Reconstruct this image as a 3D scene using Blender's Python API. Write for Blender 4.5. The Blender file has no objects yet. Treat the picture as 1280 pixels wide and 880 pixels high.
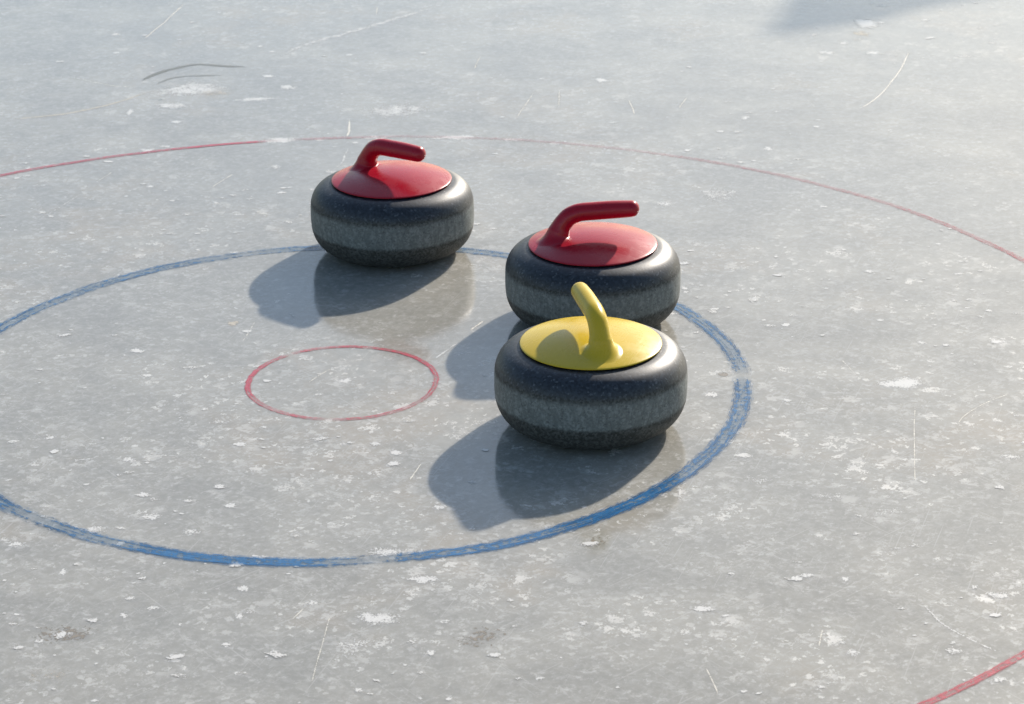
import bpy, bmesh, math, random
from mathutils import Vector, Matrix, noise

random.seed(7)
scene = bpy.context.scene
COL = scene.collection

# ------------------------------------------------------------------ camera
PITCH, ROLL = math.radians(22.199), -0.0103
cam_data = bpy.data.cameras.new('camera')
cam_data.sensor_width = 36.0
cam_data.lens = 3270.0 * 36.0 / 1280.0
cam_data.clip_start, cam_data.clip_end = 0.05, 2000.0
cam = bpy.data.objects.new('camera', cam_data)
COL.objects.link(cam)
fwd = Vector((0, math.cos(PITCH), -math.sin(PITCH)))
right, up = Vector((1, 0, 0)), Vector((0, math.sin(PITCH), math.cos(PITCH)))
r2 = right * math.cos(ROLL) + up * math.sin(ROLL)
u2 = up * math.cos(ROLL) - right * math.sin(ROLL)
cam.matrix_world = Matrix(((r2.x, u2.x, -fwd.x, 0.2676), (r2.y, u2.y, -fwd.y, -3.792),
                           (r2.z, u2.z, -fwd.z, 1.5955), (0, 0, 0, 1)))
cam_data.dof.use_dof = True
cam_data.dof.focus_distance = 4.0
cam_data.dof.aperture_fstop = 14.0
scene.camera = cam
scene.render.engine = 'CYCLES'
scene.render.resolution_x, scene.render.resolution_y = 1024, 704

# ------------------------------------------------------------------ sky, sun, exposure
SUN_EL = math.radians(28.0)
SUN_AZ = math.atan2(0.49, 0.87)           # from +Y towards +X
world = bpy.data.worlds.new('World')
scene.world = world
world.use_nodes = True
wt = world.node_tree
wt.nodes.clear()
sky = wt.nodes.new('ShaderNodeTexSky')
sky.sky_type = 'NISHITA'
sky.sun_disc = False
sky.sun_elevation = SUN_EL
sky.sun_rotation = SUN_AZ
sky.air_density, sky.dust_density, sky.ozone_density = 1.0, 1.1, 0.5
bg = wt.nodes.new('ShaderNodeBackground')
bg.inputs['Strength'].default_value = 0.11
wo = wt.nodes.new('ShaderNodeOutputWorld')
tint = wt.nodes.new('ShaderNodeVectorMath')            # camera white balance
tint.operation = 'MULTIPLY'
tint.inputs[1].default_value = (0.955, 1.0, 1.005)
wt.links.new(sky.outputs[0], tint.inputs[0])
wt.links.new(tint.outputs[0], bg.inputs[0])
wt.links.new(bg.outputs[0], wo.inputs[0])

sd = bpy.data.lights.new('sun', 'SUN')
sd.energy = 4.8
sd.angle = math.radians(1.0)
sd.color = (1.0, 0.92, 0.82)
sun = bpy.data.objects.new('sun', sd)
COL.objects.link(sun)
to_sun = Vector((math.sin(SUN_AZ) * math.cos(SUN_EL), math.cos(SUN_AZ) * math.cos(SUN_EL), math.sin(SUN_EL)))
sun.rotation_euler = to_sun.to_track_quat('Z', 'Y').to_euler()
sun.location = to_sun * 20

vs = scene.view_settings
vs.view_transform, vs.look, vs.gamma, vs.exposure = 'Standard', 'None', 1.0, 0.53
vs.use_curve_mapping = False
scene.cycles.max_bounces, scene.cycles.diffuse_bounces, scene.cycles.glossy_bounces = 5, 2, 3


# ------------------------------------------------------------------ helpers
def tag(o, label=None, cat=None, group=None, kind=None):
    for k, v in (('label', label), ('category', cat), ('group', group), ('kind', kind)):
        if v:
            o[k] = v
    return o


def obj(name, verts, faces, mat, parent=None, attrs=None, smooth=True):
    me = bpy.data.meshes.new(name)
    me.from_pydata(verts, [], faces)
    for an, vals in (attrs or {}).items():
        a = me.attributes.new(an, 'FLOAT', 'POINT')
        a.data.foreach_set('value', vals)
    if smooth:
        me.polygons.foreach_set('use_smooth', [True] * len(me.polygons))
    me.materials.append(mat)
    me.update()
    o = bpy.data.objects.new(name, me)
    COL.objects.link(o)
    if parent:
        o.parent = parent
    return o


class NT:
    """tiny node-graph writer"""
    def __init__(self, name):
        self.mat = bpy.data.materials.new(name)
        self.mat.use_nodes = True
        self.t = self.mat.node_tree
        self.t.nodes.clear()

    def n(self, typ, ins=None, **props):
        nd = self.t.nodes.new(typ)
        for k, v in props.items():
            setattr(nd, k, v)
        for k, v in (ins or {}).items():
            self.set(nd.inputs[k], v)
        return nd

    def set(self, sock, v):
        if isinstance(v, bpy.types.NodeSocket):
            self.t.links.new(v, sock)
        else:
            if hasattr(sock.default_value, '__len__') and not hasattr(v, '__len__'):
                v = (v,) * len(sock.default_value)
            if hasattr(v, '__len__') and len(v) == 3 and len(sock.default_value) == 4:
                v = tuple(v) + (1.0,)
            sock.default_value = v

    def math(self, op, a, b=0.0, c=0.0, clamp=False):
        nd = self.t.nodes.new('ShaderNodeMath')
        nd.operation, nd.use_clamp = op, clamp
        for s, v in zip(nd.inputs, (a, b, c)):
            self.set(s, v)
        return nd.outputs[0]

    def ramp(self, v, lo, hi, a=0.0, b=1.0):
        nd = self.n('ShaderNodeMapRange', {0: v, 1: lo, 2: hi, 3: a, 4: b}, interpolation_type='SMOOTHSTEP')
        return nd.outputs[0]

    def mix(self, f, a, b):
        nd = self.t.nodes.new('ShaderNodeMix')
        nd.data_type = 'RGBA'
        self.set(nd.inputs[0], f)
        self.set(nd.inputs[6], a)
        self.set(nd.inputs[7], b)
        return nd.outputs[2]

    def noise(self, vec, scale, detail=3.0, rough=0.55, dist=0.0, dim='2D'):
        nd = self.n('ShaderNodeTexNoise', noise_dimensions=dim, ins={'Vector': vec, 'Scale': scale, 'Detail': detail, 'Roughness': rough, 'Distortion': dist})
        return nd.outputs[0]

    def mapped(self, vec, rot=0.0, scale=(1, 1, 1), loc=(0, 0, 0)):
        nd = self.n('ShaderNodeMapping', {'Vector': vec, 'Location': loc, 'Rotation': (0, 0, rot)})
        return self.n('ShaderNodeVectorMath', {0: nd.outputs[0], 1: scale}, operation='MULTIPLY').outputs[0]

    def coord(self):
        return self.n('ShaderNodeTexCoord').outputs['Object']

    def attr(self, name):
        return self.n('ShaderNodeAttribute', attribute_name=name).outputs['Fac']

    def out(self, shader):
        o = self.n('ShaderNodeOutputMaterial')
        self.t.links.new(shader, o.inputs[0])
        return self.mat


# ------------------------------------------------------------------ materials
def ice_material():
    g = NT('pond_ice')
    co = g.coord()
    # uneven tone of the ice body, from metres down to millimetres
    big = g.noise(co, 0.9, 2, 0.6)
    mid = g.noise(g.mapped(co, 0.35, (1, 1.25, 1)), 4.5, 5, 0.68)
    fine = g.noise(co, 66.0, 4, 0.78)
    col = g.mix(g.ramp(mid, 0.28, 0.74), (0.268, 0.258, 0.226), (0.350, 0.334, 0.290))
    col = g.mix(g.math('MULTIPLY', g.ramp(big, 0.42, 0.66), 0.55), col, (0.278, 0.273, 0.246))
    warm = g.noise(g.mapped(co, 1.1, (1, 1, 1), (4, 2, 0)), 2.3, 4, 0.7)
    col = g.mix(g.math('MULTIPLY', g.ramp(warm, 0.53, 0.76), 0.6), col, (0.36, 0.315, 0.25))
    col = g.mix(g.math('MULTIPLY', g.ramp(fine, 0.38, 0.72), 0.36), col, (0.43, 0.42, 0.385))
    # frost: clouds of small white flakes frozen in
    fine2 = g.noise(g.mapped(co, 0.0, (1, 1, 1), (7, 3, 0)), 70.0, 3, 0.75)
    far = g.ramp(g.n('ShaderNodeSeparateXYZ', {0: co}).outputs[1], -0.5, 1.6, 1.0, 0.58)
    frost = None
    for sc, lo, cl, off, am in ((30.0, 0.20, 0.50, 0, 0.95), (75.0, 0.22, 0.46, 5, 0.8)):
        wob = g.n('ShaderNodeVectorMath', {0: g.mapped(co, 0.5 + off, (1, 1, 1), (off, off, 0)), 1: g.n('ShaderNodeCombineXYZ', {0: g.math('MULTIPLY', fine, 1.9 / sc), 1: g.math('MULTIPLY', fine2, 1.9 / sc)}).outputs[0]}, operation='ADD').outputs[0]
        v = g.n('ShaderNodeTexVoronoi', {'Vector': wob, 'Scale': sc, 'Randomness': 1.0}, voronoi_dimensions='2D')
        rnd = g.n('ShaderNodeSeparateColor', {0: v.outputs['Color']})
        rad = g.math('MULTIPLY', g.math('POWER', rnd.outputs[0], 2.0), lo * 1.9)
        spot = g.ramp(g.math('SUBTRACT', rad, g.math('MULTIPLY', v.outputs['Distance'], g.math('ADD', 0.55, g.math('MULTIPLY', fine, 0.9)))), -0.06, 0.09)
        dens = g.ramp(g.math('ADD', g.math('MULTIPLY', warm, 0.5), g.math('MULTIPLY', mid, 0.5)), cl - 0.12, cl + 0.12)
        spot = g.math('MULTIPLY', g.math('MULTIPLY', spot, dens), g.math('ADD', g.math('MULTIPLY', rnd.outputs[1], am * 0.7), am * 0.3))
        frost = spot if frost is None else g.math('MAXIMUM', frost, spot)
    # wispy frost smears
    for rot, sx, sy, lo in ((0.15, 14, 20, 0.55), (-0.9, 30, 42, 0.55)):
        w = g.ramp(g.noise(g.mapped(co, rot, (sx, sy, 1), (rot * 7, 3, 0)), 1.6, 5, 0.78, 0.2), lo, lo + 0.2)
        frost = g.math('MAXIMUM', frost, g.math('MULTIPLY', w, 0.55))
    # hairline skate and stone scratches
    for rot, lo in ((0.75, 0.735), (1.25, 0.75), (2.2, 0.75)):
        w = g.ramp(g.noise(g.mapped(co, -rot, (5, 300, 1), (rot * 11, 1, 0)), 1.0, 1.0, 0.5), lo, lo + 0.05)
        frost = g.math('MAXIMUM', frost, g.math('MULTIPLY', w, 0.26))
    frost = g.math('MULTIPLY', frost, far)
    col = g.mix(g.math('MULTIPLY', frost, 0.78), col, (0.64, 0.625, 0.59))
    # relief: faint ripple of the refrozen surface
    h = g.math('ADD', g.math('MULTIPLY', g.noise(g.mapped(co, 0.0, (1, 1.6, 1)), 34.0, 3, 0.65), 0.00028), g.math('MULTIPLY', g.noise(co, 6.0, 1, 0.5), 0.0006))
    bump = g.n('ShaderNodeBump', {'Strength': 0.35, 'Distance': 1.0, 'Height': h})
    rough = g.math('ADD', g.math('MULTIPLY', g.ramp(mid, 0.3, 0.8), 0.05), g.math('ADD', 0.09, g.math('MULTIPLY', frost, 0.28)))
    b = g.n('ShaderNodeBsdfPrincipled', {'Base Color': col, 'Roughness': rough, 'IOR': 1.55, 'Normal': bump.outputs[0],
                                         'Subsurface Weight': 0.55, 'Subsurface Radius': (1.0, 0.92, 0.78), 'Subsurface Scale': 0.035})
    return g.out(b.outputs[0])


def decal_material(name, color, rough=0.25, nscale=140.0, namt=0.9):
    """marks lying on the ice: ragged, thinning out towards their edges"""
    g = NT(name)
    co = g.coord()
    cov = g.math('MULTIPLY', g.attr('cover'), g.math('ADD', 0.25, g.math('MULTIPLY', g.attr('strength'), 0.70)))
    nz = g.noise(co, nscale * 2.2, 3, 0.7)
    nb = g.noise(co, nscale * 0.35, 3, 0.65)
    n = g.math('SUBTRACT', g.math('ADD', g.math('MULTIPLY', nz, 0.6), g.math('MULTIPLY', nb, 0.4)), 0.5)
    # grains of frost (or grit) thin out towards the rim of the mark
    a = g.math('ADD', g.math('SUBTRACT', cov, 0.52), g.math('MULTIPLY', n, namt * 2.4))
    a = g.math('MULTIPLY', g.ramp(a, -0.07, 0.12), g.ramp(cov, 0.0, 0.2))
    b = g.n('ShaderNodeBsdfPrincipled', {'Base Color': color, 'Roughness': rough, 'IOR': 1.5})
    t = g.n('ShaderNodeBsdfTransparent')
    m = g.n('ShaderNodeMixShader', {0: a, 1: t.outputs[0], 2: b.outputs[0]})
    return g.out(m.outputs[0])


def paint_material(name, deep, dark, light, streaks=9.0, wash=0.35, ragged=0.5):
    g = NT(name)
    co = g.coord()
    u, v, s = g.attr('across'), g.attr('along'), g.attr('strength')
    uv = g.n('ShaderNodeCombineXYZ', {0: g.math('MULTIPLY', u, 1.0), 1: v, 2: 0.0}).outputs[0]
    edge_n = g.noise(g.n('ShaderNodeCombineXYZ', {0: v, 1: g.math('MULTIPLY', u, 0.25), 2: 0.0}).outputs[0], 60.0, 6, 0.8)
    wander = g.math('MULTIPLY', g.math('SUBTRACT', g.noise(g.n('ShaderNodeCombineXYZ', {0: v}).outputs[0], 5.0, 3, 0.6), 0.5), 0.9)
    uu = g.math('ABSOLUTE', g.math('ADD', u, wander))
    body = g.ramp(g.math('ADD', uu, g.math('MULTIPLY', g.math('SUBTRACT', edge_n, 0.5), ragged * 2)), 0.80, 0.52)
    # bristle streaks that run along the ring
    st = g.noise(g.n('ShaderNodeVectorMath', {0: uv, 1: (2.3, streaks, 1)}, operation='MULTIPLY').outputs[0], 1.6, 5, 0.7, 0.4)
    chip = g.noise(co, 95.0, 4, 0.7)
    pat = g.math('ADD', g.math('MULTIPLY', st, 0.5), g.math('MULTIPLY', chip, 0.5))
    pat = g.math('ADD', pat, g.math('MULTIPLY', g.ramp(uu, 0.22, 0.5), 0.10))
    thr = g.math('SUBTRACT', 0.74, g.math('MULTIPLY', s, 0.30))
    strong = g.ramp(g.math('SUBTRACT', pat, thr), -0.05, 0.07)
    a = g.math('MULTIPLY', body, g.math('ADD', g.math('MULTIPLY', strong, 1.0 - wash), g.math('MULTIPLY', g.ramp(s, 0.0, 0.6), wash)), clamp=True)
    a = g.math('MULTIPLY', a, g.ramp(s, 0.0, 0.25))
    col = g.mix(strong, light, dark)
    col = g.mix(g.ramp(st, 0.45, 0.62, 0.0, 0.55), col, deep)
    col = g.mix(g.math('MULTIPLY', g.ramp(chip, 0.5, 0.75), 0.3), col, light)
    b = g.n('ShaderNodeBsdfPrincipled', {'Base Color': col, 'Roughness': 0.22, 'IOR': 1.5})
    t = g.n('ShaderNodeBsdfTransparent')
    m = g.n('ShaderNodeMixShader', {0: a, 1: t.outputs[0], 2: b.outputs[0]})
    return g.out(m.outputs[0])


def granite_material():
    g = NT('granite')
    co = g.coord()
    info = g.n('ShaderNodeObjectInfo')
    z = g.n('ShaderNodeSeparateXYZ', {0: co}).outputs[2]
    n1 = g.noise(co, 260.0, 3, 0.7, 0.0, '3D')
    n2 = g.noise(co, 30.0, 4, 0.6, 0.0, '3D')
    vor = g.n('ShaderNodeTexVoronoi', {'Vector': co, 'Scale': 330.0})
    cell = g.n('ShaderNodeSeparateColor', {0: vor.outputs['Color']})
    speck = g.math('ADD', g.math('MULTIPLY', cell.outputs[0], 0.6), g.math('MULTIPLY', n1, 0.5))
    pol = g.mix(g.ramp(speck, 0.25, 0.95), (0.004, 0.0065, 0.011), (0.026, 0.033, 0.043))
    pol = g.mix(g.ramp(cell.outputs[1], 0.90, 0.97, 0, 0.45), pol, (0.13, 0.14, 0.15))
    low = g.mix(g.ramp(speck, 0.25, 0.95), (0.020, 0.022, 0.019), (0.085, 0.088, 0.080))
    # struck band: pale bruised granite with vertical rubs and dark pits
    ang = g.n('ShaderNodeMath', operation='ARCTAN2')
    sx = g.n('ShaderNodeSeparateXYZ', {0: co})
    g.t.links.new(sx.outputs[1], ang.inputs[0])
    g.t.links.new(sx.outputs[0], ang.inputs[1])
    rub = g.noise(g.n('ShaderNodeCombineXYZ', {0: g.math('MULTIPLY', ang.outputs[0], 16.0), 1: g.math('MULTIPLY', z, 40.0), 2: 0.0}).outputs[0], 1.0, 4, 0.65)
    belt = g.mix(g.ramp(speck, 0.2, 0.9), (0.125, 0.137, 0.129), (0.225, 0.24, 0.228))
    belt = g.mix(g.ramp(rub, 0.38, 0.66, 0.0, 0.65), belt, (0.10, 0.112, 0.106))
    belt = g.mix(g.ramp(g.noise(co, 190.0, 2, 0.5, 0.0, '3D'), 0.60, 0.70, 0, 0.55), belt, (0.045, 0.048, 0.046))
    zz = g.math('ADD', z, g.math('MULTIPLY', g.math('SUBTRACT', g.math('ADD', g.math('MULTIPLY', n2, 0.5), g.math('MULTIPLY', n1, 0.5)), 0.5), 0.008))
    f_low = g.ramp(zz, 0.047, 0.054)
    f_high = g.ramp(zz, 0.087, 0.098)
    f_pol = g.ramp(zz, 0.096, 0.104)
    col = g.mix(f_low, low, belt)
    col = g.mix(f_high, col, low)  # dark strip above the band: the shoulder's dark reflection painted into the colour
    col = g.mix(f_pol, col, pol)
    rough = g.math('ADD', g.math('MULTIPLY', f_pol, -0.23), g.math('ADD', 0.66, g.math('MULTIPLY', n1, 0.10)))
    h = g.math('MULTIPLY', speck, g.math('SUBTRACT', 0.00024, g.math('MULTIPLY', f_pol, 0.00020)))
    bump = g.n('ShaderNodeBump', {'Strength': 0.8, 'Distance': 1.0, 'Height': h})
    b = g.n('ShaderNodeBsdfPrincipled', {'Base Color': col, 'Roughness': rough, 'IOR': 1.55, 'Normal': bump.outputs[0]})
    return g.out(b.outputs[0])


def plastic_material(name, color, worn):
    g = NT(name)
    co = g.coord()
    n1 = g.noise(co, 28.0, 5, 0.65, 0.0, '3D')
    n2 = g.noise(g.mapped(co, 0.6, (20, 260, 60)), 1.0, 3, 0.6, 0.0, '3D')
    col = g.mix(g.ramp(n1, 0.45, 0.8, 0, 0.35), color, worn)
    rough = g.math('ADD', g.math('MULTIPLY', g.ramp(n1, 0.35, 0.75), 0.12), g.math('ADD', 0.24, g.math('MULTIPLY', g.ramp(n2, 0.55, 0.75), 0.10)))
    bump = g.n('ShaderNodeBump', {'Strength': 0.25, 'Distance': 1.0, 'Height': g.math('MULTIPLY', n1, 0.00018)})
    b = g.n('ShaderNodeBsdfPrincipled', {'Base Color': col, 'Roughness': rough, 'IOR': 1.42, 'Normal': bump.outputs[0]})
    return g.out(b.outputs[0])


def snow_material():
    g = NT('snow')
    co = g.coord()
    n = g.noise(co, 14.0, 6, 0.7, 0.0, '3D')
    col = g.mix(g.ramp(n, 0.35, 0.75), (0.74, 0.76, 0.78), (0.86, 0.87, 0.88))
    bump = g.n('ShaderNodeBump', {'Strength': 0.6, 'Distance': 1.0, 'Height': g.math('MULTIPLY', n, 0.03)})
    b = g.n('ShaderNodeBsdfPrincipled', {'Base Color': col, 'Roughness': 0.8, 'Normal': bump.outputs[0]})
    return g.out(b.outputs[0])


M_ICE = ice_material()
M_FROST = decal_material('frozen_snow', (0.60, 0.585, 0.55))
M_CREAM = decal_material('scratch_white', (0.62, 0.58, 0.50), 0.3, 200.0, 0.5)
M_TAN = decal_material('sandy_frost', (0.48, 0.42, 0.33))
M_DARK = decal_material('open_crack', (0.15, 0.15, 0.13), 0.4, 90.0, 0.35)
M_BROWN = decal_material('earth_stain', (0.255, 0.22, 0.17), 0.2, 60.0, 0.9)
M_GREY = decal_material('clear_ice', (0.24, 0.25, 0.25), 0.2, 60.0, 0.4)
M_BLUE = paint_material('blue_paint', (0.014, 0.040, 0.085), (0.018, 0.125, 0.29), (0.14, 0.25, 0.36), 6.0, 0.30, 1.4)
M_RED = paint_material('red_paint', (0.33, 0.020, 0.035), (0.45, 0.055, 0.075), (0.52, 0.25, 0.25), 6.0, 0.40, 1.0)
M_GRANITE = granite_material()
M_REDP = plastic_material('red_plastic', (0.36, 0.004, 0.018), (0.37, 0.007, 0.022))
M_YELP = plastic_material('yellow_plastic', (0.57, 0.40, 0.022), (0.58, 0.42, 0.03))
M_SNOW = snow_material()
DECAL = {'s': M_CREAM, 'w': M_FROST, 't': M_TAN, 'd': M_DARK, 'b': M_BROWN, 'g': M_GREY}

# ------------------------------------------------------------------ setting: the frozen pond
LINES = (-600.0, -6.0, 6.0, 600.0)
ice = obj('ice', [(x, y, 0) for y in LINES for x in LINES],
          [(j * 4 + i, j * 4 + i + 1, j * 4 + i + 5, j * 4 + i + 4) for j in range(3) for i in range(3)], M_ICE, smooth=False)
tag(ice, kind='structure')

# marks worn into the ice (ground coordinates in metres, rings centred on the origin):
# (path, width, strength, kind)   and   (x, y, half width, half depth, strength, kind)
SCRATCHES = [
    ([(1.177, 1.933), (1.131, 1.758), (1.077, 1.599), (1.029, 1.489), (0.978, 1.416)], 0.0070, 0.90, 's'),
    ([(-0.506, 2.393), (-0.541, 2.187), (-0.579, 2.000)], 0.0070, 0.80, 's'),
    ([(0.151, 2.389), (0.012, 2.209), (-0.112, 2.071), (-0.189, 1.985), (-0.277, 1.836)], 0.0400, 0.55, 'w'),
    ([(-0.537, 1.676), (-0.514, 1.737), (-0.476, 1.792), (-0.427, 1.823), (-0.354, 1.807), (-0.287, 1.792)], 0.0240, 1.00, 'd'),
    ([(-0.507, 1.657), (-0.467, 1.717), (-0.426, 1.734), (-0.339, 1.737)], 0.0120, 1.00, 'd'),
    ([(-0.797, 1.416), (-0.694, 1.446), (-0.617, 1.489), (-0.558, 1.545), (-0.497, 1.632)], 0.0130, 0.90, 't'),
    ([(-0.731, 1.764), (-0.591, 1.666), (-0.535, 1.658)], 0.0080, 0.50, 's'),
    ([(-0.064, 1.418), (-0.062, 1.351), (-0.059, 1.313), (-0.063, 1.270)], 0.0090, 0.80, 's'),
    ([(-0.051, 1.254), (-0.059, 1.170), (-0.066, 1.104), (-0.093, 1.030)], 0.0080, 0.60, 'w'),
    ([(-0.266, 1.060), (-0.310, 0.955)], 0.0050, 0.70, 's'),
    ([(-0.503, 1.083), (-0.537, 0.991)], 0.0050, 0.50, 's'),
    ([(-0.544, 0.953), (-0.599, 0.806)], 0.0050, 0.50, 's'),
    ([(1.060, -0.058), (0.998, -0.104), (0.952, -0.158), (0.928, -0.211)], 0.0050, 0.60, 's'),
    ([(1.015, -0.092), (0.977, -0.134), (0.957, -0.179)], 0.0040, 0.45, 's'),
    ([(0.031, -0.748), (0.021, -0.878), (0.015, -0.979)], 0.0040, 0.60, 's'),
    ([(-0.006, -0.756), (-0.024, -0.798)], 0.0040, 0.70, 's'),
    ([(0.891, -0.063), (0.860, -0.273), (0.838, -0.430)], 0.0040, 0.60, 's'),
    ([(0.870, -0.063), (0.846, -0.229)], 0.0030, 0.35, 's'),
    ([(0.663, -0.823), (0.649, -0.885)], 0.0040, 0.60, 's'),
    ([(0.503, -0.919), (0.510, -0.959), (0.517, -1.005)], 0.0040, 0.60, 's'),
    ([(0.790, 0.087), (0.813, -0.010)], 0.0040, 0.50, 's'),
    ([(0.770, -0.035), (0.782, -0.070)], 0.0040, 0.50, 's'),
    ([(0.328, 1.614), (0.272, 1.356)], 0.0050, 0.60, 's'),
    ([(0.375, 1.613), (0.370, 1.454)], 0.0050, 0.60, 's'),
    ([(0.519, 1.536), (0.527, 1.398)], 0.0060, 0.70, 's'),
    ([(0.646, 1.543), (0.618, 1.445)], 0.0080, 0.60, 's'),
    ([(-0.015, 0.065), (-0.037, 0.029), (-0.061, -0.016)], 0.0050, 0.60, 's'),
    ([(-0.028, -0.007), (-0.041, -0.045)], 0.0040, 0.50, 's'),
    ([(-0.158, 0.278), (-0.166, 0.217), (-0.175, 0.158)], 0.0050, 0.50, 's'),
    ([(0.223, 0.260), (0.197, 0.210)], 0.0070, 0.70, 's'),
    ([(0.184, 0.169), (0.139, 0.087)], 0.0070, 0.70, 'w'),
    ([(0.136, -0.301), (0.115, -0.375)], 0.0050, 0.70, 's'),
    ([(0.794, -0.742), (0.807, -0.794), (0.821, -0.829), (0.855, -0.874), (0.894, -0.919)], 0.0070, 0.55, 'w'),
    ([(0.206, 1.890), (0.190, 1.755)], 0.0060, 0.60, 's'),
    ([(-0.046, 2.322), (-0.045, 2.225)], 0.0070, 0.60, 's'),
    ([(0.888, 1.535), (0.911, 1.429)], 0.0050, 0.40, 's'),
    ([(1.000, 0.342), (1.058, 0.444)], 0.0040, 0.35, 's'),
    ([(1.001, -0.204), (0.990, -0.271)], 0.0040, 0.50, 's'),
    ([(0.513, -0.376), (0.503, -0.451)], 0.0140, 0.50, 'w'),
    ([(-0.226, -0.758), (-0.157, -0.675)], 0.0040, 0.35, 's'),
    ([(0.363, -0.766), (0.353, -0.853)], 0.0030, 0.35, 's'),
    ([(1.096, 2.004), (1.036, 1.958)], 0.0090, 0.40, 't'),
    ([(0.157, 0.531), (0.176, 0.634)], 0.0040, 0.40, 's'),
    ([(-0.650, 0.975), (-0.626, 1.038)], 0.0050, 0.40, 's'),
    ([(0.346, 0.873), (0.311, 0.720)], 0.0040, 0.30, 's'),
    ([(0.302, 1.042), (0.278, 0.922)], 0.0040, 0.40, 's'),
    ([(0.821, -0.272), (0.829, -0.384)], 0.0030, 0.30, 's'),
]
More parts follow.
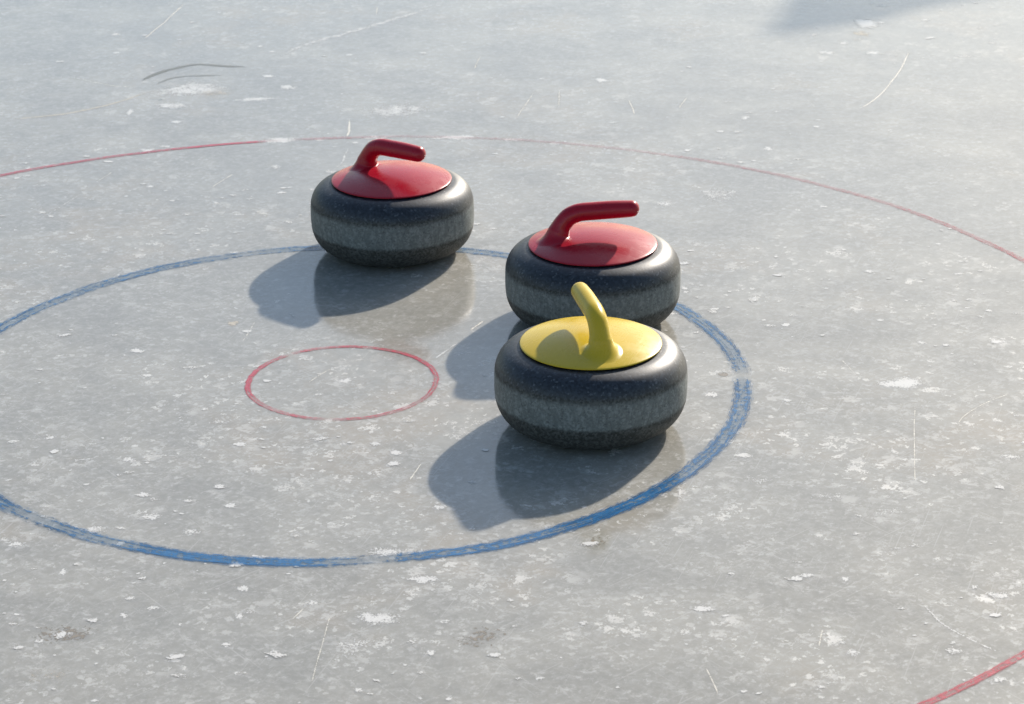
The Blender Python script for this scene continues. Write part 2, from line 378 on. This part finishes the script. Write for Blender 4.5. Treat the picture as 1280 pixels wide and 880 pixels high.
PATCHES = [
    (0.882, -0.028, 0.0436, 0.0275, 0.90, 'w'),
    (0.577, -0.065, 0.0130, 0.0142, 0.95, 'w'),
    (0.604, -0.293, 0.0164, 0.0114, 0.95, 'w'),
    (0.707, -0.692, 0.0074, 0.0105, 1.00, 'w'),
    (0.691, -0.892, 0.0110, 0.0125, 0.80, 'w'),
    (1.098, 2.115, 0.0388, 0.0570, 1.00, 'w'),
    (1.075, 2.025, 0.0255, 0.0277, 0.70, 't'),
    (0.978, 1.867, 0.0231, 0.0231, 0.80, 'w'),
    (1.082, 1.863, 0.0249, 0.0198, 0.80, 'w'),
    (1.025, 1.945, 0.0180, 0.0203, 0.70, 'w'),
    (0.967, 2.022, 0.0128, 0.0173, 0.60, 'w'),
    (0.030, 1.460, 0.0879, 0.0630, 0.60, 'w'),
    (-0.237, -0.478, 0.0169, 0.0182, 0.70, 'w'),
    (-0.416, -0.564, 0.0132, 0.0100, 0.80, 'w'),
    (-0.273, -0.562, 0.0110, 0.0100, 0.80, 'w'),
    (0.466, 1.670, 0.0190, 0.0215, 0.90, 'w'),
    (0.782, 1.173, 0.0159, 0.0156, 0.80, 'w'),
    (0.753, 1.384, 0.0132, 0.0168, 0.80, 'w'),
    (0.558, 0.843, 0.0299, 0.0299, 0.50, 'w'),
    (0.659, 0.895, 0.0528, 0.0517, 0.50, 'w'),
    (0.088, -0.791, 0.0383, 0.0219, 0.80, 'w'),
    (0.147, -0.680, 0.0288, 0.0151, 0.75, 'w'),
    (0.093, -0.598, 0.0436, 0.0195, 0.55, 'w'),
    (0.061, -0.859, 0.0356, 0.0254, 0.45, 'w'),
    (-0.314, -0.928, 0.0300, 0.0288, 0.30, 't'),
    (-0.315, -0.519, 0.0256, 0.0141, 0.60, 'w'),
    (0.006, 0.005, 0.0126, 0.0147, 0.90, 'w'),
    (-0.195, 0.257, 0.0134, 0.0146, 0.80, 't'),
    (-0.414, 1.629, 0.0950, 0.0792, 0.70, 'w'),
    (-0.444, 1.512, 0.0508, 0.0293, 0.70, 'w'),
    (-0.270, 1.552, 0.0511, 0.0207, 0.80, 'w'),
    (-0.368, 1.597, 0.0515, 0.0482, 0.35, 't'),
    (-0.259, 1.728, 0.0175, 0.0188, 0.80, 'w'),
    (-0.209, 1.640, 0.0207, 0.0244, 0.70, 'w'),
    (-0.527, 1.469, 0.0084, 0.0348, 0.80, 'w'),
    (-0.422, 1.397, 0.0150, 0.0141, 0.80, 'w'),
    (-0.640, 2.085, 0.0149, 0.0177, 0.70, 'w'),
    (-0.197, 1.264, 0.0405, 0.0268, 0.90, 'w'),
    (-0.116, 1.267, 0.0243, 0.0188, 0.60, 'w'),
    (0.159, 1.268, 0.0729, 0.0214, 0.80, 'w'),
    (-0.003, 1.273, 0.0487, 0.0161, 0.70, 'w'),
    (0.272, 1.248, 0.0403, 0.0133, 0.60, 'w'),
    (-0.641, 1.113, 0.0237, 0.0154, 0.60, 'w'),
    (-0.427, 1.229, 0.0161, 0.0133, 0.60, 'w'),
    (0.352, 1.219, 0.0321, 0.0105, 0.50, 'w'),
    (-0.456, 1.204, 0.0209, 0.0185, 0.70, 'w'),
    (-0.678, 1.099, 0.0126, 0.0179, 0.50, 'w'),
    (-0.079, 1.054, 0.0234, 0.0249, 0.50, 'w'),
    (-0.191, 1.088, 0.0157, 0.0227, 0.50, 'w'),
    (0.228, -0.840, 0.0459, 0.0363, 0.34, 'b'),
    (0.388, -0.570, 0.0241, 0.0321, 0.34, 'b'),
    (0.602, 0.015, 0.0113, 0.0098, 0.70, 'b'),
    (0.611, 0.025, 0.0139, 0.0115, 0.50, 'w'),
    (-0.303, -0.818, 0.0464, 0.0437, 0.40, 'b'),
    (0.505, -0.417, 0.0051, 0.0454, 0.60, 'w'),
    (-0.178, -0.530, 0.0222, 0.0127, 0.60, 'w'),
    (-0.299, -0.287, 0.0177, 0.0129, 0.60, 'w'),
    (-0.253, -0.274, 0.0154, 0.0086, 0.50, 'w'),
    (-0.183, -0.150, 0.0134, 0.0107, 0.50, 'w'),
    (-0.089, -0.779, 0.0083, 0.0100, 0.80, 'w'),
    (-0.240, -0.775, 0.0083, 0.0111, 0.70, 'w'),
    (-0.206, -0.754, 0.0126, 0.0079, 0.70, 'w'),
    (-0.339, -0.648, 0.0076, 0.0120, 0.80, 'w'),
    (-0.091, -0.700, 0.0096, 0.0139, 0.80, 'w'),
    (0.002, -0.745, 0.0115, 0.0101, 0.70, 'w'),
    (-0.370, -0.285, 0.0236, 0.0101, 0.40, 'w'),
    (0.016, -0.238, 0.0155, 0.0102, 0.50, 'w'),
    (0.998, -0.308, 0.0233, 0.0128, 0.60, 'w'),
    (1.287, 1.829, 0.0265, 0.0197, 0.40, 'w'),
    (0.608, 0.178, 0.0196, 0.0176, 0.30, 'w'),
    (0.617, -0.379, 0.0287, 0.0191, 0.35, 'w'),
    (0.719, -0.435, 0.0340, 0.0213, 0.30, 'w'),
    (0.791, -0.489, 0.0391, 0.0181, 0.35, 'w'),
    (-0.475, 1.560, 0.0427, 0.0358, 0.30, 'g'),
]

_layer = [0]


def next_z():
    _layer[0] += 1
    return 0.00015 + _layer[0] * 2.5e-7


def smooth_path(pts, n):
    """Catmull-Rom through pts"""
    if len(pts) == 2:
        return [tuple(a + (b - a) * i / n for a, b in zip(*pts)) for i in range(n + 1)]
    P = [Vector(p) for p in pts]
    P = [P[0] * 2 - P[1]] + P + [P[-1] * 2 - P[-2]]
    out = []
    for k in range(1, len(P) - 2):
        for i in range(n):
            t = i / n
            a, b, c, d = P[k - 1:k + 3]
            out.append(tuple(0.5 * ((2 * b) + (c - a) * t + (2 * a - 5 * b + 4 * c - d) * t * t + (3 * b - a - 3 * c + d) * t ** 3)))
    out.append(tuple(P[-2]))
    return out


def make_scratch(path, width, strength, kind):
    pts = smooth_path(path, 12)
    z = next_z()
    V, F, cov, stg = [], [], [], []
    n = len(pts)
    ph = random.random() * 50
    for i, (x, y) in enumerate(pts):
        a, b = Vector(pts[max(i - 1, 0)]), Vector(pts[min(i + 1, n - 1)])
        t = (b - a).normalized()
        nx, ny = -t.y, t.x
        k = i / (n - 1)
        taper = min(1.0, k * 5 + 0.1, (1 - k) * 5 + 0.1)
        w = width * (0.55 + 0.45 * taper) * (1.0 + 0.5 * noise.noise(Vector((x * 25 + ph, y * 25, 0))))
        off = width * 0.5 * noise.noise(Vector((x * 14, y * 14 + ph, 3)))
        for u in (-1.0, -0.45, 0.0, 0.45, 1.0):
            V.append((x + nx * (u * w + off), y + ny * (u * w + off), z))
            cov.append((1 - abs(u)) ** 0.6 * taper)
            stg.append(strength)
        if i:
            for j in range(4):
                q = (i - 1) * 5 + j
                F.append((q, q + 1, q + 6, q + 5))
    o = obj({'d': 'crack', 't': 'crack', 'w': 'frost_streak'}.get(kind, 'scratch'), V, F, DECAL[kind], ice,
            {'cover': cov, 'strength': stg})
    return o


def patch_geo(x, y, rx, ry, strength, V, F, cov, stg, seg=20, rot=0.0):
    z = next_z()
    ph = random.random() * 90
    base = len(V)
    V.append((x, y, z)); cov.append(1.0); stg.append(strength)
    cr, sr = math.cos(rot), math.sin(rot)
    rings = (0.4, 0.75, 1.15)
    for ri, rr in enumerate(rings):
        for s in range(seg):
            a = 2 * math.pi * s / seg
            k = rr * (1 + 0.45 * noise.noise(Vector((math.cos(a) * 1.3 + ph, math.sin(a) * 1.3, 0))) + 0.25 * noise.noise(Vector((math.cos(a) * 3 + ph, math.sin(a) * 3, 5))))
            px, py = math.cos(a) * rx * k, math.sin(a) * ry * k
            V.append((x + px * cr - py * sr, y + px * sr + py * cr, z))
            cov.append((0.85, 0.55, 0.0)[ri])
            stg.append(strength)
    for s in range(seg):
        s2 = (s + 1) % seg
        F.append((base, base + 1 + s, base + 1 + s2))
        for ri in range(2):
            q = base + 1 + ri * seg
            F.append((q + s, q + seg + s, q + seg + s2, q + s2))


for path, w, s, k in SCRATCHES:
    make_scratch(path, w * 0.5, s, k)
PNAME = {'w': 'frost_patch', 't': 'sandy_frost_patch', 'b': 'brown_stain', 'g': 'clear_ice_patch'}
for (x, y, rx, ry, s, k) in PATCHES:
    V, F, cov, stg = [], [], [], []
    patch_geo(x, y, rx, ry, s, V, F, cov, stg, 28)
    obj(PNAME[k], V, F, DECAL[k], ice, {'cover': cov, 'strength': stg})

# the countless small flakes frozen into the surface, gathered in drifts
V, F, cov, stg = [], [], [], []
made = 0
while made < 1700:
    x, y = random.uniform(-1.6, 2.1), random.uniform(-1.5, 3.2)
    d = noise.noise(Vector((x * 1.7, y * 1.7, 2.0))) + 0.6 * noise.noise(Vector((x * 5, y * 5, 8.0)))
    if random.random() > 0.30 + 0.75 * d - 0.15 * y:
        continue
    r = 0.0030 + 0.0085 * random.random() ** 2.4
    patch_geo(x, y, r * random.uniform(0.9, 1.9), r, random.uniform(0.45, 1.0), V, F, cov, stg, 9, random.uniform(-0.5, 0.5))
    made += 1
o = obj('frost_flakes', V, F, M_FROST, ice, {'cover': cov, 'strength': stg})
tag(o, kind='stuff')


# ------------------------------------------------------------------ painted rings
def make_ring(name, radius, width, mat, strengths, label, seg=900, phase=0.0, wob=0.003):
    """strengths: (angle in degrees, paint strength) control points around the ring"""
    pts = sorted(strengths)
    pts = [(pts[-1][0] - 360, pts[-1][1])] + pts + [(pts[0][0] + 360, pts[0][1])]

    def stg_at(d):
        for (a0, s0), (a1, s1) in zip(pts, pts[1:]):
            if a0 <= d <= a1:
                return s0 + (s1 - s0) * (d - a0) / max(a1 - a0, 1e-6)
        return 0.5
    z = 0.0006
    V, F, au, al, st = [], [], [], [], []
    us = (-1.0, -0.66, -0.33, 0.0, 0.33, 0.66, 1.0)
    for i in range(seg + 1):
        d = -180 + 360 * i / seg
        a = math.radians(d)
        c, s = math.cos(a), math.sin(a)
        r = radius + wob * noise.noise(Vector((c * 2 + phase, s * 2, 0))) + wob * 0.4 * noise.noise(Vector((c * 9 + phase, s * 9, 4)))
        for u in us:
            rr = r + u * width
            V.append((c * rr, s * rr, z))
            au.append(u); al.append(a * radius); st.append(stg_at(d))
        if i:
            for j in range(6):
                q = (i - 1) * 7 + j
                F.append((q, q + 1, q + 8, q + 7))
    o = obj(name, V, F, mat, None, {'across': au, 'along': al, 'strength': st})
    tag(o, label, 'ring', 'concentric rings painted on the ice')
    return o


make_ring('painted_ring', 0.6285, 0.0175, M_BLUE,
          [(-180, .8), (-137, .7), (-130, .35), (-122, .65), (-116, .5), (-110, .95), (-92, .9), (-86, .5), (-82, .28), (-77, .8), (-60, .85), (-48, 1.0),
           (-34, .8), (-28, .75), (-10, .75), (-2, .6), (1, .15), (4, .55), (16, .7), (28, .75), (62, .6), (72, .6), (85, .6), (100, .7), (108, .35), (114, .5),
           (122, .65), (140, .6), (156, .6)],
          'brushy blue ring painted on the ice, between the small and large red rings', phase=3.0)
make_ring('painted_ring', 0.1475, 0.0062, M_RED,
          [(-180, .95), (-165, .8), (-134, .45), (-110, .7), (-95, .15), (-85, .6), (-60, .7), (-34, .4), (-20, .55), (0, .6), (20, .8), (40, .9), (60, .95), (75, .6), (90, .9), (105, .6),
           (120, .7), (128, .12), (134, .6), (150, .75), (168, .9)],
          'small thin red ring in the middle of the blue ring', 500, 11.0, 0.002)
make_ring('painted_ring', 1.278, 0.0085, M_RED,
          [(-180, .7), (-56, .75), (-40, .8), (-20, .7), (10, .55), (24, .5), (40, .42), (50, .38), (58, .35), (66, .3), (73, .3), (85, .25), (92, .35), (96, .45), (98, .12), (100, .25), (101, .9),
           (107, 1.0), (109, .7), (118, .75), (125, .7), (160, .7)],
          'large thin red outer ring passing behind the stones', 1200, 21.0, 0.004)


# ------------------------------------------------------------------ curling stones
def lathe(profile, seg=128):
    V, F = [], []
    n = len(profile)
    for s in range(seg):
        a = 2 * math.pi * s / seg
        c, sn = math.cos(a), math.sin(a)
        V += [(r * c, r * sn, z) for r, z in profile]
    for s in range(seg):
        q, w = s * n, ((s + 1) % seg) * n
        for j in range(n - 1):
            F.append((q + j, w + j, w + j + 1, q + j + 1))
    return V, F


RAW = [(0.070, 0.0), (0.078, 0.0006), (0.093, 0.0026), (0.110, 0.0070), (0.1250, 0.0150), (0.1360, 0.0270), (0.1425, 0.0420), (0.1447, 0.0580),
       (0.1450, 0.0750), (0.1446, 0.0900), (0.1425, 0.1015), (0.1375, 0.1120), (0.1290, 0.1210), (0.1180, 0.1268), (0.1080, 0.1290), (0.0900, 0.1305)]
PROF = smooth_path(RAW, 6)
CAP_Z, CAP_R, CAP_H = 0.1340, 0.1050, 0.0165


def dome(r):
    k = min(r / CAP_R, 1.0)
    return CAP_Z + CAP_H * (1 - k * k)


def make_grip(mat, parent):
    # centre line from the tip back to the post, then the foot that flares into the cap: (s, z, radius)
    line = smooth_path([(0.064, 0.1912, 0.0138), (0.035, 0.1908, 0.0148), (0.002, 0.1895, 0.0150), (-0.022, 0.1878, 0.0150), (-0.0378, 0.1818, 0.0151),
                        (-0.0468, 0.1728, 0.0153), (-0.0522, 0.1645, 0.0160), (-0.0555, 0.1570, 0.0180)], 7)
    SEG = 32
    rings = []
    s0, z0, r0 = line[0]
    for k in range(6):                                  # rounded tip
        a = math.pi / 2 * (1 - k / 6)
        rings.append((s0 + r0 * 0.9 * math.sin(a), z0, max(r0 * math.cos(a), 0.0003), (-1.0, 0.0)))
    for i, (s, z, r) in enumerate(line):
        a, b = line[max(i - 1, 0)], line[min(i + 1, len(line) - 1)]
        t = Vector((b[0] - a[0], b[1] - a[1])).normalized()
        rings.append((s, z, r, (t.x, t.y)))
    V, F = [], []
    for s, z, r, (ts, tz) in rings:
        for k in range(SEG):
            a = 2 * math.pi * k / SEG
            # in-plane axes: horizontal side axis, and the axis square to the path
            ns, nz = -tz, ts
            flat = 1.0
            V.append((s + ns * math.sin(a) * r, math.cos(a) * r * flat, z + nz * math.sin(a) * r))
    # foot rings: leave the post along its axis and run out tangentially onto the cap
    se, ze, re, te = rings[-1]
    last = V[-SEG:]
    N = 12
    for q in range(1, N + 1):
        k = q / N
        h00, h10, h01, h11 = 2 * k**3 - 3 * k**2 + 1, k**3 - 2 * k**2 + k, -2 * k**3 + 3 * k**2, k**3 - k**2
        for j in range(SEG):
            lx, ly, lz = last[j]
            a = 2 * math.pi * j / SEG
            ca, sa = -math.sin(a) * te[1], math.cos(a)
            L = math.hypot(ca, sa)
            ca, sa = ca / L, sa / L
            tx, ty = -0.0610 + ca * 0.037, sa * 0.034
            tz = dome(math.hypot(tx, ty)) - 0.0002
            slope = -2 * CAP_H / CAP_R ** 2 * (tx * ca + ty * sa)
            d = math.dist((lx, ly, lz), (tx, ty, tz))
            P0, P1 = Vector((lx, ly, lz)), Vector((tx, ty, tz))
            T0, T1 = Vector((te[0], 0, te[1])) * d * 0.9, Vector((ca, sa, slope)) * d * 1.1
            V.append(tuple(P0 * h00 + T0 * h10 + P1 * h01 + T1 * h11))
    tot = len(V) // SEG
    for i in range(tot - 1):
        for k in range(SEG):
            k2 = (k + 1) % SEG
            F.append((i * SEG + k, i * SEG + k2, (i + 1) * SEG + k2, (i + 1) * SEG + k))
    F.append(tuple(range(SEG - 1, -1, -1)))
    return obj('grip', V, F, mat, parent)


def make_stone(x, y, turn, mat, label):
    root = bpy.data.objects.new('curling_stone', None)
    root.empty_display_size = 0.05
    COL.objects.link(root)
    root.location = (x, y, 0.0)
    root.rotation_euler = (0, 0, turn)
    tag(root, label, 'curling stone', 'curling stones on the painted rings')
    zs = (0.0505, 0.0925)
    i0 = min(range(len(PROF)), key=lambda i: abs(PROF[i][1] - zs[0]))
    i1 = min(range(len(PROF)), key=lambda i: abs(PROF[i][1] - zs[1]))
    V, F = lathe([(0.0005, 0.004), (0.05, 0.004)] + PROF[:i0 + 1]); obj('lower_body', V, F, M_GRANITE, root)
    V, F = lathe(PROF[i0:i1 + 1]); obj('striking_band', V, F, M_GRANITE, root)
    V, F = lathe(PROF[i1:] + [(0.0005, 0.1305)]); obj('polished_top', V, F, M_GRANITE, root)
    cap = [(0.0005, 0.1312), (0.090, 0.1312), (0.1010, 0.1308), (0.1046, 0.1312), (0.1060, 0.1319), (0.1064, 0.1328), (0.1060, 0.1335)]
    cap += [(CAP_R * k / 24, dome(CAP_R * k / 24)) for k in range(24, 0, -1)] + [(0.0005, dome(0))]
    V, F = lathe(cap); obj('handle_cap', V, F, mat, root)
    make_grip(mat, root)
    return root


make_stone(0.3854, -0.1728, math.radians(103), M_YELP, 'curling stone with a yellow handle and cap, nearest of the three')
make_stone(0.4025, 0.2613, math.radians(4), M_REDP, 'red-handled curling stone directly behind the yellow-handled one')
make_stone(0.0578, 0.6082, math.radians(-38.5), M_REDP, 'red-handled curling stone standing alone on the far side of the blue ring')


# ------------------------------------------------------------------ unseen snow heap, added beyond the upper right to cast the shadow there
def make_shadow_caster(cx, cy, H, R):
    V, F = [(0, 0, 0)], []
    SEG, RI = 96, 44
    prof = smooth_path([(0.0, H + 0.05), (0.08, H - 0.04), (0.22, H - 0.20), (0.36, H - 0.45), (0.50, H * 0.48), (0.66, H * 0.2), (R, -0.02)], 8)
    for i in range(1, RI + 1):
        r, z0 = prof[min(len(prof) - 1, round(i * (len(prof) - 1) / RI))]
        for s in range(SEG):
            a = 2 * math.pi * s / SEG
            ca, sa = math.cos(a), math.sin(a)
            lump = noise.fractal(Vector((ca * r * 4, sa * r * 4, z0 * 4)), 1.0, 2.0, 4)
            k = 1 + 0.16 * lump
            V.append((ca * r * k - 0.17 * max(z0 / H, 0) ** 7, sa * r * k, z0 + (0.03 * lump if i < RI else 0)))
    V[0] = (-0.18, 0, sum(v[2] for v in V[1:SEG + 1]) / SEG + 0.003)
    for s in range(SEG):
        s2 = (s + 1) % SEG
        F.append((0, 1 + s, 1 + s2))
        for i in range(RI - 1):
            q = 1 + i * SEG
            F.append((q + s, q + SEG + s, q + SEG + s2, q + s2))
    o = obj('shadow_caster', V, F, M_SNOW)
    o.location = (cx, cy, 0)
    tag(o, 'unseen white snow pile added to cast the shadow at the upper right', 'snow pile')


make_shadow_caster(3.03, 5.53, 2.085, 0.95)
